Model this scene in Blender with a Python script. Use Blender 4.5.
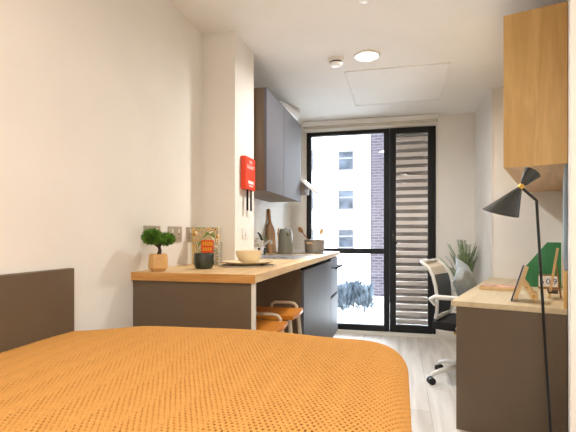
import bpy, bmesh, math, random
import numpy as np
from mathutils import Vector, Matrix
random.seed(7)
PI = math.pi
for o in list(bpy.data.objects): bpy.data.objects.remove(o, do_unlink=True)
S = bpy.context.scene
C = S.collection
R = math.radians
# ------------------------------------------------------------ camera, world, lights, exposure
cam = bpy.data.objects.new('camera', bpy.data.cameras.new('camera'))
C.objects.link(cam); S.camera = cam
cam.location = (0, 0, 1.12); cam.rotation_euler = (R(90), 0, R(14.1))
cam.data.sensor_width = 36; cam.data.lens = 445/576*36
cam.data.shift_y = 19/576; cam.data.clip_start = .02; cam.data.clip_end = 200
S.view_settings.view_transform = 'Standard'; S.view_settings.look = 'None'
S.view_settings.gamma = 1; S.view_settings.use_curve_mapping = False
S.view_settings.exposure = 1.02
W = bpy.data.worlds.new('sky'); S.world = W; W.use_nodes = True
wn = W.node_tree.nodes['Background']
wn.inputs[0].default_value = (.80, .90, 1, 1); wn.inputs[1].default_value = 10
sun = bpy.data.objects.new('sun', bpy.data.lights.new('sun', 'SUN'))
C.objects.link(sun); sun.rotation_euler = (R(50), 0, R(-25)); sun.data.energy = .5; sun.data.angle = .02
WARM = (1, .92, .82); NEUT = (1, .97, .93)
LAMPS = [((-.23, 3.26), 12.5, NEUT), ((.1, .45), 9, WARM), ((.1, -1.1), 19, WARM)]   # the ceiling downlights; the last, unseen behind the camera, is added as fill

# ------------------------------------------------------------ materials
def lin(c): return tuple((v/255/12.92 if v/255 <= .04045 else ((v/255+.055)/1.055)**2.4) for v in c)+(1,)
def mat(name, col, rough=.5, metal=0, spec=.5, var=0, vscale=8, bump=0, bscale=60, coat=0, emis=None, estr=0, trans=0, stretch=(1,1,1)):
    m = bpy.data.materials.new(name); m.use_nodes = True; nt = m.node_tree; b = nt.nodes['Principled BSDF']
    b.inputs['Base Color'].default_value = lin(col); b.inputs['Roughness'].default_value = rough
    b.inputs['Metallic'].default_value = metal; b.inputs['Specular IOR Level'].default_value = spec
    b.inputs['Coat Weight'].default_value = coat
    if trans: b.inputs['Transmission Weight'].default_value = trans
    if emis: b.inputs['Emission Color'].default_value = lin(emis); b.inputs['Emission Strength'].default_value = estr
    if var or bump:
        tc = nt.nodes.new('ShaderNodeTexCoord'); mp = nt.nodes.new('ShaderNodeMapping'); mp.inputs['Scale'].default_value = stretch
        nt.links.new(tc.outputs['Object'], mp.inputs[0])
    if var:
        n = nt.nodes.new('ShaderNodeTexNoise'); n.inputs['Scale'].default_value = vscale; n.inputs['Detail'].default_value = 4
        r = nt.nodes.new('ShaderNodeValToRGB'); a, z = lin([v*(1-var) for v in col]), lin([min(255, v*(1+var)) for v in col])
        r.color_ramp.elements[0].color = a; r.color_ramp.elements[1].color = z
        r.color_ramp.elements[0].position = .3; r.color_ramp.elements[1].position = .7
        nt.links.new(mp.outputs[0], n.inputs['Vector']); nt.links.new(n.outputs[0], r.inputs[0]); nt.links.new(r.outputs[0], b.inputs['Base Color'])
    if bump:
        n2 = nt.nodes.new('ShaderNodeTexNoise'); n2.inputs['Scale'].default_value = bscale; n2.inputs['Detail'].default_value = 3
        bp = nt.nodes.new('ShaderNodeBump'); bp.inputs['Strength'].default_value = bump; bp.inputs['Distance'].default_value = .002
        nt.links.new(mp.outputs[0], n2.inputs['Vector']); nt.links.new(n2.outputs[0], bp.inputs['Height']); nt.links.new(bp.outputs[0], b.inputs['Normal'])
    return m
def wood(name, c0, c1, axis='X', scale=1.0, rough=.42, knots=True, grain=22):
    """long-grained wood, grain running along one object axis"""
    m = bpy.data.materials.new(name); m.use_nodes = True; nt = m.node_tree; N = nt.nodes; L = nt.links; b = N['Principled BSDF']
    b.inputs['Roughness'].default_value = rough
    tc = N.new('ShaderNodeTexCoord'); mp = N.new('ShaderNodeMapping')
    s = {'X': (.09, 1, 1), 'Y': (1, .09, 1), 'Z': (1, 1, .09)}[axis]
    mp.inputs['Scale'].default_value = [v*scale for v in s]
    L.new(tc.outputs['Object'], mp.inputs[0])
    n = N.new('ShaderNodeTexNoise'); n.inputs['Scale'].default_value = grain; n.inputs['Detail'].default_value = 6; n.inputs['Distortion'].default_value = .8
    n2 = N.new('ShaderNodeTexNoise'); n2.inputs['Scale'].default_value = grain*6; n2.inputs['Detail'].default_value = 2
    mx = N.new('ShaderNodeMath'); mx.operation = 'MULTIPLY_ADD'; mx.inputs[1].default_value = .3
    L.new(mp.outputs[0], n.inputs['Vector']); L.new(mp.outputs[0], n2.inputs['Vector'])
    L.new(n2.outputs[0], mx.inputs[0]); L.new(n.outputs[0], mx.inputs[2])
    r = N.new('ShaderNodeValToRGB'); r.color_ramp.elements[0].color = lin(c0); r.color_ramp.elements[1].color = lin(c1)
    r.color_ramp.elements[0].position = .42; r.color_ramp.elements[1].position = .85
    L.new(mx.outputs[0], r.inputs[0]); L.new(r.outputs[0], b.inputs['Base Color'])
    if knots:
        mk = N.new('ShaderNodeMapping'); k = {'X': (.5, 1, 1), 'Y': (1, .5, 1), 'Z': (1, 1, .5)}[axis]; mk.inputs['Scale'].default_value = k
        v = N.new('ShaderNodeTexVoronoi'); v.inputs['Scale'].default_value = 4.2
        L.new(tc.outputs['Object'], mk.inputs[0]); L.new(mk.outputs[0], v.inputs['Vector'])
        kr = N.new('ShaderNodeValToRGB'); kr.color_ramp.elements[0].color = (.42, .33, .25, 1); kr.color_ramp.elements[1].color = (1, 1, 1, 1)
        kr.color_ramp.elements[0].position = .02; kr.color_ramp.elements[1].position = .075
        L.new(v.outputs['Distance'], kr.inputs[0])
        mm = N.new('ShaderNodeMix'); mm.data_type = 'RGBA'; mm.blend_type = 'MULTIPLY'; mm.inputs[0].default_value = .8
        L.new(r.outputs[0], mm.inputs[6]); L.new(kr.outputs[0], mm.inputs[7]); L.new(mm.outputs[2], b.inputs['Base Color'])
    return m
def brickmat(name, c1, c2, mortar, scale, bw, rh, ms, offs=.5, rough=.6, rot=(0,0,0)):
    m = bpy.data.materials.new(name); m.use_nodes = True; nt = m.node_tree; N = nt.nodes; L = nt.links; b = N['Principled BSDF']
    b.inputs['Roughness'].default_value = rough
    tc = N.new('ShaderNodeTexCoord'); mp = N.new('ShaderNodeMapping'); mp.inputs['Rotation'].default_value = rot
    br = N.new('ShaderNodeTexBrick'); br.inputs['Scale'].default_value = scale; br.inputs['Brick Width'].default_value = bw
    br.inputs['Row Height'].default_value = rh; br.inputs['Mortar Size'].default_value = ms; br.offset = offs
    br.inputs['Color1'].default_value = lin(c1); br.inputs['Color2'].default_value = lin(c2); br.inputs['Mortar'].default_value = lin(mortar)
    L.new(tc.outputs['Object'], mp.inputs[0]); L.new(mp.outputs[0], br.inputs['Vector']); L.new(br.outputs['Color'], b.inputs['Base Color'])
    return m, br, mp
def glassmat(name, tint=(1,1,1), ior=1.45):
    m = bpy.data.materials.new(name); m.use_nodes = True; nt = m.node_tree; N = nt.nodes; L = nt.links
    for n in list(N): N.remove(n)
    o = N.new('ShaderNodeOutputMaterial'); mx = N.new('ShaderNodeMixShader'); t = N.new('ShaderNodeBsdfTransparent'); g = N.new('ShaderNodeBsdfGlossy'); f = N.new('ShaderNodeFresnel')
    t.inputs[0].default_value = tint+(1,); g.inputs['Roughness'].default_value = .01; f.inputs[0].default_value = ior
    L.new(f.outputs[0], mx.inputs[0]); L.new(t.outputs[0], mx.inputs[1]); L.new(g.outputs[0], mx.inputs[2]); L.new(mx.outputs[0], o.inputs[0])
    return m

M = {}
M['wall'] = mat('wall_paint', (240, 237, 232), .85, var=.01, vscale=3, bump=.08, bscale=300, spec=.2)
M['ceil'] = mat('ceiling_paint', (243, 242, 240), .9, var=.008, vscale=3, spec=.2)
M['panel'] = mat('brown_grey_laminate', (108, 92, 74), .5, var=.02, vscale=5, spec=.4)
M['front'] = mat('satin_grey_laminate', (104, 104, 110), .45, var=.01, vscale=5, spec=.14)
M['plate'] = mat('satin_steel_plate', (186, 176, 160), .4, .35)
M['steel'] = mat('brushed_steel', (190, 190, 192), .28, 1)
M['chrome'] = mat('chrome', (220, 220, 224), .1, 1)
M['white'] = mat('white_plastic', (238, 236, 232), .35)
M['whitemetal'] = mat('white_painted_metal', (228, 226, 220), .3)
M['void'] = mat('matt_black', (12, 12, 12), .95, spec=.1)
M['black'] = mat('black_metal', (22, 22, 22), .38)
M['gloss'] = mat('lamp_black', (44, 46, 43), .25, spec=.6)
M['frame'] = mat('window_frame_grey', (40, 41, 43), .6, spec=.25)
M['brass'] = mat('brass', (205, 165, 80), .25, 1)
M['gold'] = mat('blanket_wool', (202, 148, 82), .95, var=.02, vscale=60, spec=.1)
M['sheet'] = mat('mattress_fabric', (230, 225, 215), .9, bump=.2)
M['cream'] = mat('cream_glaze', (238, 218, 180), .25, var=.02, vscale=20, spec=.5)
M['green'] = mat('dark_green_glaze', (42, 52, 42), .16, var=.15, vscale=30, spec=.6)
M['filegreen'] = mat('green_card', (54, 128, 78), .6, var=.05, vscale=9, stretch=(8, 8, .3))
M['dark'] = mat('dark_fabric', (38, 38, 40), .9, bump=.3, bscale=400)
M['mesh'] = mat('chair_mesh', (98, 100, 98), .9, bump=.4, bscale=500)
M['linen'] = mat('beige_mesh', (205, 192, 172), .9, bump=.4, bscale=500)
M['cloth'] = mat('grey_blue_cloth', (172, 182, 188), .9, var=.08, vscale=8, bump=.3, bscale=200)
M['red'] = mat('red_plastic', (236, 66, 22), .35)
M['kettle'] = mat('grey_green_enamel', (112, 112, 100), .35)
M['pan'] = mat('pan_grey', (150, 142, 132), .4)
M['leaf'] = mat('leaf', (88, 130, 48), .6, var=.3, vscale=40)
M['palm'] = mat('palm_leaf', (104, 124, 84), .5, var=.3, vscale=20)
M['bark'] = mat('bark', (62, 44, 30), .9, bump=.5)
M['soil'] = mat('soil', (50, 38, 28), 1, bump=.6)
M['blackglass'] = mat('hob_glass', (14, 14, 16), .06)
M['blue'] = mat('blue_ink', (40, 70, 150), .5)
M['blind'] = mat('blind_fabric', (206, 200, 188), .8, var=.02)
M['liner'] = mat('window_lining', (232, 228, 220), .5)
M['board'] = mat('pinboard_blue_grey', (138, 152, 162), .5)
M['glass'] = glassmat('window_glass', (1, 1, 1))
M['tumbler'] = glassmat('drinking_glass', (.95, .965, .98), 1.25)
_n = M['tumbler'].node_tree; _lw = _n.nodes.new('ShaderNodeLayerWeight'); _pw = _n.nodes.new('ShaderNodeMath'); _pw.operation = 'POWER'; _pw.inputs[1].default_value = 4
_ma = _n.nodes.new('ShaderNodeMath'); _ma.operation = 'MULTIPLY_ADD'; _ma.inputs[1].default_value = .55; _ma.inputs[2].default_value = .05
_n.links.new(_lw.outputs['Facing'], _pw.inputs[0]); _n.links.new(_pw.outputs[0], _ma.inputs[0])
_n.links.new(_ma.outputs[0], [x for x in _n.nodes if x.type == 'MIX_SHADER'][0].inputs[0])
M['oakX'] = wood('oak_worktop_along_x', (188, 132, 66), (222, 172, 106), 'X', knots=False)
M['oakY'] = wood('oak_worktop_along_y', (205, 165, 108), (238, 206, 156), 'Y', knots=False)
M['desk'] = wood('oak_desktop', (198, 176, 140), (220, 202, 168), 'Y', knots=False, grain=16)
M['oakZ'] = wood('oak_upright', (202, 158, 90), (228, 190, 124), 'Z', grain=14)
M['oakU'] = wood('oak_plain', (196, 148, 92), (228, 186, 132), 'Y', grain=14, knots=False)
M['seat'] = wood('honey_seat', (188, 106, 20), (232, 152, 52), 'Y', grain=9, rough=.3, knots=False)
M['potwood'] = wood('pot_wood', (206, 158, 98), (232, 190, 132), 'X', grain=10, knots=False)
M['easel'] = wood('easel_wood', (212, 174, 120), (238, 208, 160), 'Z', grain=12, knots=False)
M['chop'] = wood('chopping_wood', (140, 98, 62), (178, 136, 94), 'Z', grain=12, knots=False, rough=.9); M['chop'].node_tree.nodes['Principled BSDF'].inputs['Specular IOR Level'].default_value = .1
# floor: pale planks with their own grain
fm, fb, fmap = brickmat('pale_oak_planks', (224, 217, 208), (236, 231, 224), (188, 180, 170), 1, 1.25, .19, .0018, .37, .36, rot=(0, 0, R(90)))
nt = fm.node_tree; b_ = nt.nodes['Principled BSDF']; b_.inputs['Specular IOR Level'].default_value = .5
tc = nt.nodes.new('ShaderNodeTexCoord'); mp_ = nt.nodes.new('ShaderNodeMapping'); mp_.inputs['Scale'].default_value = (1, .08, 1)
nn = nt.nodes.new('ShaderNodeTexNoise'); nn.inputs['Scale'].default_value = 16; nn.inputs['Detail'].default_value = 6; nn.inputs['Distortion'].default_value = .7
rr = nt.nodes.new('ShaderNodeValToRGB'); rr.color_ramp.elements[0].color = (.62, .58, .53, 1); rr.color_ramp.elements[1].color = (1, 1, 1, 1)
rr.color_ramp.elements[0].position = .3; rr.color_ramp.elements[1].position = .62
mm = nt.nodes.new('ShaderNodeMix'); mm.data_type = 'RGBA'; mm.blend_type = 'MULTIPLY'; mm.inputs[0].default_value = .6
L = nt.links; L.new(tc.outputs['Object'], mp_.inputs[0]); L.new(mp_.outputs[0], nn.inputs['Vector']); L.new(nn.outputs[0], rr.inputs[0])
L.new(fb.outputs[0], mm.inputs[6]); L.new(rr.outputs[0], mm.inputs[7]); L.new(mm.outputs[2], b_.inputs['Base Color'])
M['floor'] = fm
bm_, _, _ = brickmat('purple_grey_brick', (72, 66, 72), (88, 82, 88), (108, 104, 110), 1, .225, .075, .012, rough=.9, rot=(R(90), 0, 0)); M['brick'] = bm_; bm_.node_tree.nodes['Principled BSDF'].inputs['Specular IOR Level'].default_value = 0
M['render'] = mat('white_render', (240, 240, 240), .95, spec=0, var=.01)
M['extglass'] = mat('far_window_glass', (46, 50, 56), .9, spec=.05, var=.35, vscale=1.3)
M['extframe'] = mat('far_window_frame', (84, 84, 88), .9, spec=.05)
M['slat'] = mat('louvre_slat', (248, 240, 234), .6)
M['slatback'] = mat('louvre_backing', (96, 86, 78), .7)
M['paving'] = mat('terrace_paving', (226, 226, 224), .95, spec=0, var=.05)
M['frostleaf'] = mat('pale_blue_leaf', (84, 94, 102), .9, spec=.05, var=.3, vscale=6)

# ------------------------------------------------------------ mesh helpers
class MB:
    def __init__(s): s.v = []; s.f = []; s.m = []; s.cur = 0
    def add(s, vs, fs, T=None):
        n = len(s.v)
        s.v += [tuple(T @ Vector(v)) if T is not None else tuple(v) for v in vs]
        s.f += [[n+i for i in f] for f in fs]; s.m += [s.cur]*len(fs); return s
    def box(s, x0, x1, y0, y1, z0, z1, bev=0, T=None):
        if bev <= 0:
            return s.add([(x0,y0,z0),(x1,y0,z0),(x1,y1,z0),(x0,y1,z0),(x0,y0,z1),(x1,y0,z1),(x1,y1,z1),(x0,y1,z1)],
                     [(0,3,2,1),(4,5,6,7),(0,1,5,4),(1,2,6,5),(2,3,7,6),(3,0,4,7)], T)
        b = bmesh.new(); bmesh.ops.create_cube(b, size=1)
        for v in b.verts: v.co = Vector(((x0+x1)/2+v.co.x*(x1-x0), (y0+y1)/2+v.co.y*(y1-y0), (z0+z1)/2+v.co.z*(z1-z0)))
        bmesh.ops.bevel(b, geom=list(b.edges), offset=min(bev, .49*min(x1-x0, y1-y0, z1-z0)), segments=2, affect='EDGES', profile=.5)
        s.bm(b, T); return s
    def bm(s, b, T=None):
        b.verts.ensure_lookup_table(); b.verts.index_update()
        s.add([v.co[:] for v in b.verts], [[v.index for v in f.verts] for f in b.faces], T); b.free(); return s
    def prism(s, pts, y0, y1, T=None):
        """polygon in x,z pushed from y0 to y1"""
        n = len(pts)
        return s.add([(p[0], y0, p[1]) for p in pts]+[(p[0], y1, p[1]) for p in pts],
              [tuple(range(n)), tuple(reversed(range(n, 2*n)))]+[(i, n+i, n+(i+1) % n, (i+1) % n) for i in range(n)], T)
    def tube(s, pts, r, seg=10, closed=False, T=None):
        P = [Vector(p) for p in pts]; n = len(P); rs = r if isinstance(r, (list, tuple)) else [r]*n
        vs = []; fs = []; up = Vector((0, 0, 1)); prev = None
        for i, p in enumerate(P):
            if closed: d = P[(i+1) % n]-P[i-1]
            else: d = P[min(i+1, n-1)]-P[max(i-1, 0)]
            d.normalize()
            if prev is None: a = d.cross(up if abs(d.z) < .9 else Vector((1, 0, 0))).normalized()
            else: a = (prev-d*prev.dot(d)).normalized()
            prev = a; b = d.cross(a)
            for k in range(seg):
                t = 2*PI*k/seg; vs.append(p+rs[i]*(math.cos(t)*a+math.sin(t)*b))
        for i in range(n if closed else n-1):
            j = (i+1) % n
            for k in range(seg):
                k2 = (k+1) % seg; fs.append((i*seg+k, i*seg+k2, j*seg+k2, j*seg+k))
        if not closed: fs += [tuple(reversed(range(seg))), tuple((n-1)*seg+k for k in range(seg))]
        return s.add(vs, fs, T)
    def lathe(s, prof, seg=32, T=None, cap=True):
        vs = []; fs = []
        for (r, z) in prof:
            for k in range(seg): t = 2*PI*k/seg; vs.append((r*math.cos(t), r*math.sin(t), z))
        for i in range(len(prof)-1):
            for k in range(seg):
                k2 = (k+1) % seg; fs.append((i*seg+k, i*seg+k2, (i+1)*seg+k2, (i+1)*seg+k))
        if cap:
            fs.append(tuple(reversed(range(seg)))); fs.append(tuple((len(prof)-1)*seg+k for k in range(seg)))
        return s.add(vs, fs, T)
    def build(s, name, mats, parent=None, smooth=False, loc=(0,0,0), rz=0, kind=None, label=None, auto=None):
        me = bpy.data.meshes.new(name); me.from_pydata(s.v, [], s.f)
        if not isinstance(mats, (list, tuple)): mats = [mats]
        for m in mats: me.materials.append(M[m] if isinstance(m, str) else m)
        me.polygons.foreach_set('material_index', s.m)
        b = bmesh.new(); b.from_mesh(me); bmesh.ops.recalc_face_normals(b, faces=b.faces)
        if smooth:
            for f in b.faces: f.smooth = True
            for e in b.edges:
                if len(e.link_faces) == 2 and e.calc_face_angle(0) > R(smooth if smooth > 1 else 38): e.smooth = False
        b.to_mesh(me); b.free()
        o = bpy.data.objects.new(name, me); C.objects.link(o); o.location = loc; o.rotation_euler = (0, 0, rz)
        if parent: o.parent = parent
        if kind: o['kind'] = kind
        if label: o['label'] = label
        return o
def tag(o, label, cat, group=None, kind=None):
    o['label'] = label; o['category'] = cat
    if group: o['group'] = group
    if kind: o['kind'] = kind
    return o
def thing(name, label, cat, loc=(0,0,0), rz=0, group=None):
    o = bpy.data.objects.new(name, None); C.objects.link(o); o.location = loc; o.rotation_euler = (0, 0, rz)
    o.empty_display_size = .1
    return tag(o, label, cat, group)
def dup(root, loc, rz, label):
    r = root.copy(); C.objects.link(r); r.location = loc; r.rotation_euler = (0, 0, rz); r['label'] = label
    for ch in list(root.children):
        c = ch.copy(); C.objects.link(c); c.parent = r
        for g in ch.children:
            d = g.copy(); C.objects.link(d); d.parent = c
    return r
def struct(name, mb, m, parent=None, **k): return mb.build(name, m, parent, kind='structure', **k)
def text(name, body, size, m, parent, Mx, depth=.0006):
    cu = bpy.data.curves.new(name, 'FONT'); cu.body = body; cu.size = size; cu.extrude = depth; cu.align_x = 'CENTER'; cu.align_y = 'CENTER'
    t = bpy.data.objects.new(name, cu); C.objects.link(t)
    bpy.context.view_layer.update()
    me = bpy.data.meshes.new_from_object(t.evaluated_get(bpy.context.evaluated_depsgraph_get()))
    bpy.data.objects.remove(t, do_unlink=True)
    o = bpy.data.objects.new(name, me); C.objects.link(o); me.transform(Mx); me.materials.clear(); me.materials.append(M[m]); o.parent = parent
    return o
def axes(o, x, y, z):
    """matrix that puts local x,y,z on the given directions"""
    m = Matrix.Identity(4)
    for i, a in enumerate((x, y, z)):
        a = Vector(a).normalized()
        for j in range(3): m[j][i] = a[j]
    m.translation = o; return m
# right-hand frame: the right wall runs 17.3 degrees off the left one; t across (right), s along
PH = R(17.3); RZ = -PH
def RT(t, s, z=0): return Vector((t*math.cos(PH)+s*math.sin(PH), -t*math.sin(PH)+s*math.cos(PH), z))
WALLX = -1.245; CEIL = 2.42; WY = 5.08

# ------------------------------------------------------------ room shell
struct('floor', MB().box(-1.4, 3.2, -2.3, 5.25, -.1, 0), 'floor')
struct('ceiling', MB().box(-1.4, 3.2, -2.3, 5.25, CEIL, CEIL+.12), 'ceil')
struct('wall_left', MB().box(WALLX-.12, WALLX, -2.12, 5.2, 0, CEIL), 'wall')
struct('wall_pier', MB().box(WALLX, -1.02, 2.67, 3.05, 0, CEIL), 'wall')
struct('wall_back', MB().box(-1.365, 3.2, -2.12, -2.0, 0, CEIL), 'wall')
WX0, WX1, WZ0, WZ1 = -1.06, .385, .035, 2.315
m = MB(); m.box(WALLX, WX0, WY, WY+.16, 0, CEIL); m.box(WX1, 1.2, WY, WY+.16, 0, CEIL)
m.box(WX0, WX1, WY, WY+.16, WZ1, CEIL); m.box(WX0, WX1, WY, WY+.16, 0, WZ0)
struct('wall_front', m, 'wall')
struct('wall_right_far', MB().add([(.793,4.28,0),(.778,5.08,0),(1.0,5.08,0),(1.0,4.3,0),(.793,4.28,CEIL),(.778,5.08,CEIL),(1.0,5.08,CEIL),(1.0,4.3,CEIL)],
     [(0,3,2,1),(4,5,6,7),(0,1,5,4),(1,2,6,5),(2,3,7,6),(3,0,4,7)]), 'wall')
struct('wall_return', MB().box(-.516, .2, 4.33, 4.45, 0, CEIL), 'wall', rz=RZ)
struct('wall_right', MB().box(.037, .16, 1.83, 4.5, 0, CEIL), 'wall', rz=RZ)
struct('wall_stub', MB().box(.0315, 1.42, 1.75, 1.829, 0, CEIL), 'wall', rz=RZ)
struct('wall_entry', MB().box(1.3, 1.42, -3.2, 1.75, 0, CEIL), 'wall', rz=RZ)
struct('baseboard_front', MB().box(WX0, .777, WY-.014, WY, 0, .034, .003), 'liner')
struct('baseboard_left', MB().box(WALLX, WALLX+.012, 1.9, 2.66, 0, .07), 'liner')
# window: liner, frame, panes, louvred door
m = MB(); t = .03
m.box(WX0-.028, WX0+.002, WY-.012, WY+.15, .034, WZ1+.02); m.box(WX1-.002, WX1+.02, WY-.012, WY+.15, .034, WZ1+.02)
m.box(WX0, WX1, WY-.012, WY+.15, WZ1-.002, WZ1+.02)
struct('trim_1', m, 'liner')
F0, F1 = WY+.03, WY+.1
win = bpy.data.objects.new('window_1', None); C.objects.link(win); win['kind'] = 'structure'
m = MB(); m.box(WX0+.002, WX0+.055, F0, F1, WZ0, WZ1, .004); m.box(WX0+.055, -.175, F0, F1, WZ1-.045, WZ1, .004); m.box(WX0+.055, -.175, F0, F1, WZ0, .10, .004)
m.box(-.175, -.11, F0, F1, WZ0, WZ1, .004)
struct('window_frame', m, 'frame', win)
struct('transom', MB().box(WX0+.055, -.175, F0+.004, F1-.004, .906, .968, .004), 'frame', win)
struct('pane', MB().box(WX0+.055, -.175, F0+.03, F0+.036, .968, WZ1-.045), 'glass', win)
struct('pane', MB().box(WX0+.055, -.175, F0+.03, F0+.036, .10, .906), 'glass', win)
door = bpy.data.objects.new('door_1', None); C.objects.link(door); door['kind'] = 'structure'
m = MB(); m.box(-.108, -.04, F0-.006, F1, WZ0, WZ1, .005); m.box(.30, .348, F0-.006, F1, WZ0, WZ1, .005)
m.box(-.04, .30, F0-.006, F1, WZ1-.065, WZ1, .004); m.box(-.04, .30, F0-.006, F1, WZ0, .115, .004)
m.box(.350, WX1-.003, F0, F1, WZ0, WZ1, .004)
struct('door_frame', m, 'frame', door)
struct('pane', MB().box(-.04, .30, F0+.012, F0+.018, .115, WZ1-.065), 'glass', door)
m = MB(); z = .125
while z < WZ1-.09:
    m.add([(-.04, WY+.115, z), (.30, WY+.115, z), (.30, WY+.155, z+.035), (-.04, WY+.155, z+.035), (-.04, WY+.115, z+.006), (.30, WY+.115, z+.006), (.30, WY+.155, z+.044), (-.04, WY+.155, z+.044)],
          [(0,3,2,1),(4,5,6,7),(0,1,5,4),(1,2,6,5),(2,3,7,6),(3,0,4,7)])
    m.box(-.04, .30, WY+.10, WY+.115, z, z+.043, .002); z += .0855
struct('louvre', m, 'slat', door)
struct('louvre_backing', MB().box(-.05, .31, WY+.18, WY+.19, .1, WZ1), 'slatback', door)
m = MB(); m.box(-.083, -.058, F0-.016, F0-.006, 1.06, 1.17, .003); m.tube([(-.07, F0-.014, 1.12), (-.07, F0-.05, 1.12), (-.03, F0-.055, 1.02)], .008, 8)
struct('door_handle', m, 'black', door, smooth=True)
struct('hinge', MB().box(.342, .354, F0-.012, F0, 1.15, 1.25, .003), 'black', door)
# roller blind cassette
bl = thing('roller_blind', 'beige roller blind rolled up in its white cassette above the tall window', 'blind', (-.34, WY, 2.33))
MB().box(-.745, .745, -.085, -.002, .035, .086, .006).build('cassette', 'white', bl)
m = MB(); m.tube([(-.735, -.045, .018), (.735, -.045, .018)], .026, 16); m.build('blind_roll', 'blind', bl, smooth=True)
MB().box(-.73, .73, -.074, -.066, -.022, .0, .003).build('bottom_rail', 'whitemetal', bl)

# ------------------------------------------------------------ ceiling fittings
def downlight(x, y, power, col, label):
    t = thing('ceiling_downlight', label, 'ceiling light', (x, y, CEIL))
    MB().lathe([(.096, 0), (.098, -.006), (.088, -.012), (.080, -.012), (.078, -.005), (.078, 0)], 40).build('trim_ring', 'white', t, smooth=True)
    md = mat('lit_diffuser', (255, 246, 232), .4, emis=(255, 244, 226), estr=9)
    MB().lathe([(.077, -.004), (.077, -.009)], 32).build('diffuser', md, t)
    l = bpy.data.lights.new('downlight_bulb', 'AREA'); l.shape = 'DISK'; l.size = .15; l.energy = power; l.color = col; l.spread = R(165)
    o = bpy.data.objects.new('downlight_bulb', l); C.objects.link(o); o.location = (0, 0, -.016); o.parent = t
for (p, e, c), lb in zip(LAMPS, ('lit round white downlight set in the ceiling between smoke alarm and hatch',
        'lit round white downlight in the ceiling above the orange bed', 'added unseen fill downlight in the ceiling by the entry wall')): downlight(p[0], p[1], e, c, lb)
d = thing('smoke_detector', 'round white smoke alarm with dark slotted ring, left of the lit downlight', 'smoke alarm', (-.458, 3.283, CEIL))
MB().lathe([(.062, 0), (.062, -.012), (.056, -.018), (.05, -.02)], 32).build('base', 'white', d, smooth=True)
MB().lathe([(.047, -.02), (.045, -.03)], 32).build('vent_ring', 'frame', d, smooth=True)
MB().lathe([(.049, -.03), (.047, -.042), (.03, -.05), (.004, -.051)], 32).build('cover', 'white', d, smooth=True)
d = thing('ceiling_sensor', 'small round white ceiling sensor at the top edge, nearest the camera', 'sensor', (-.18, 2.47, CEIL))
MB().lathe([(.045, 0), (.043, -.012), (.02, -.02), (.003, -.021)], 28).build('sensor_cover', 'white', d, smooth=True)
h = thing('access_hatch', 'flat white square access hatch in the ceiling before the window', 'ceiling hatch', (-.03, 4.02, CEIL))
MB().box(-.392, .392, -.462, .462, -.004, 0, .001).build('hatch_panel', 'ceil', h)
m = MB(); m.box(-.402, -.396, -.472, .472, -.006, 0); m.box(.396, .402, -.472, .472, -.006, 0); m.box(-.396, .396, -.472, -.466, -.006, 0); m.box(-.396, .396, .466, .472, -.006, 0)
m.build('hatch_frame', 'ceil', h)

# ------------------------------------------------------------ kitchen
CT = .943; FX = -.623
w = thing('kitchen_worktop', 'long oak worktop running along the left wall to the window', 'worktop', (0, 0, 0))
m = MB(); m.box(WALLX+.001, FX, 1.88, 2.669, CT-.038, CT, .002); m.box(-1.019, FX, 2.669, 3.051, CT-.038, CT); m.box(WALLX+.001, FX, 3.051, 4.755, CT-.038, CT, .002)
m.build('slab', 'oakY', w)
# the worktop's cross-cut end band
MB().box(WALLX+.001, FX, 1.876, 1.8795, CT-.038, CT, 0).build('edge_band', 'oakX', w)
p = thing('worktop_end_panel', 'brown grey panel carrying the near end of the oak worktop', 'panel', (0, 0, 0))
MB().box(WALLX+.003, FX-.022, 1.892, 1.914, 0, CT-.039).build('panel', 'panel', p)
MB().box(FX-.0215, FX-.006, 1.890, 1.914, 0, CT-.039, .001).build('pale_edge_strip', 'liner', p, label='pale edge strip')
tag(MB().box(WALLX+.014, WALLX+.032, 1.92, 2.664, .075, CT-.04).build('back_panel', 'panel'), 'dark brown panel on the wall under the worktop behind the stools', 'panel')
def base_cab(name, label, y0, y1, doors):
    t = thing(name, label, 'kitchen cabinet', (0, y0, 0))
    MB().box(WALLX+.003 if y0 > 3.06 else -1.018, -.665, 0, y1-y0-.001, .1, CT-.04).build('carcass', 'panel', t)
    MB().box(-1.0, -.70, .001, y1-y0-.001, .0, .099).build('plinth', 'black', t)
    for a, b, z0, z1 in doors:
        dr = MB().box(-.663, -.642, a, b, z0, z1, .0015).build('door' if z1-z0 > .5 else 'drawer', 'front', t)
    MB().box(-.664, -.655, .002, y1-y0-.002, CT-.0675, CT-.04).build('grip_recess', 'void', t)
    return t
base_cab('base_cabinet', 'wide plain grey kitchen base cabinet next to the stools', 3.00, 4.24, [(.003, 1.237, .105, CT-.07)])
t = base_cab('oven_cabinet', 'grey cabinet with bar handle at the window end of the worktop', 4.241, 4.745, [(.003, .5, .105, .50), (.003, .5, .53, CT-.055)])
m = MB(); m.tube([(-.642, .06, .80), (-.595, .06, .80)], .006, 8); m.tube([(-.642, .44, .80), (-.595, .44, .80)], .006, 8); m.tube([(-.595, .03, .80), (-.595, .47, .80)], .011, 10)
m.build('handle', 'void', t, smooth=True)
MB().box(-.664, -.656, .003, .5, .501, .529).build('shadow_gap', 'void', t)
MB().box(-.6415, -.636, .20, .27, .835, .875, .002).build('control_knob', 'black', t)
def wall_cab(label, y0, y1, x1=-.93, z0=1.44, z1=2.185):
    t = thing('wall_cabinet', label, 'wall cabinet', (0, y0, 0))
    MB().box(WALLX+.002, x1-.022, .001, y1-y0-.001, z0+.003, z1).build('carcass', 'panel', t)
    MB().box(x1-.020, x1, .001, y1-y0-.003, z0, z1, .0015).build('door', 'front', t)
    return t
wall_cab('grey wall cabinet over the sink, nearest the red fire blanket', 3.07, 3.565)
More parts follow.
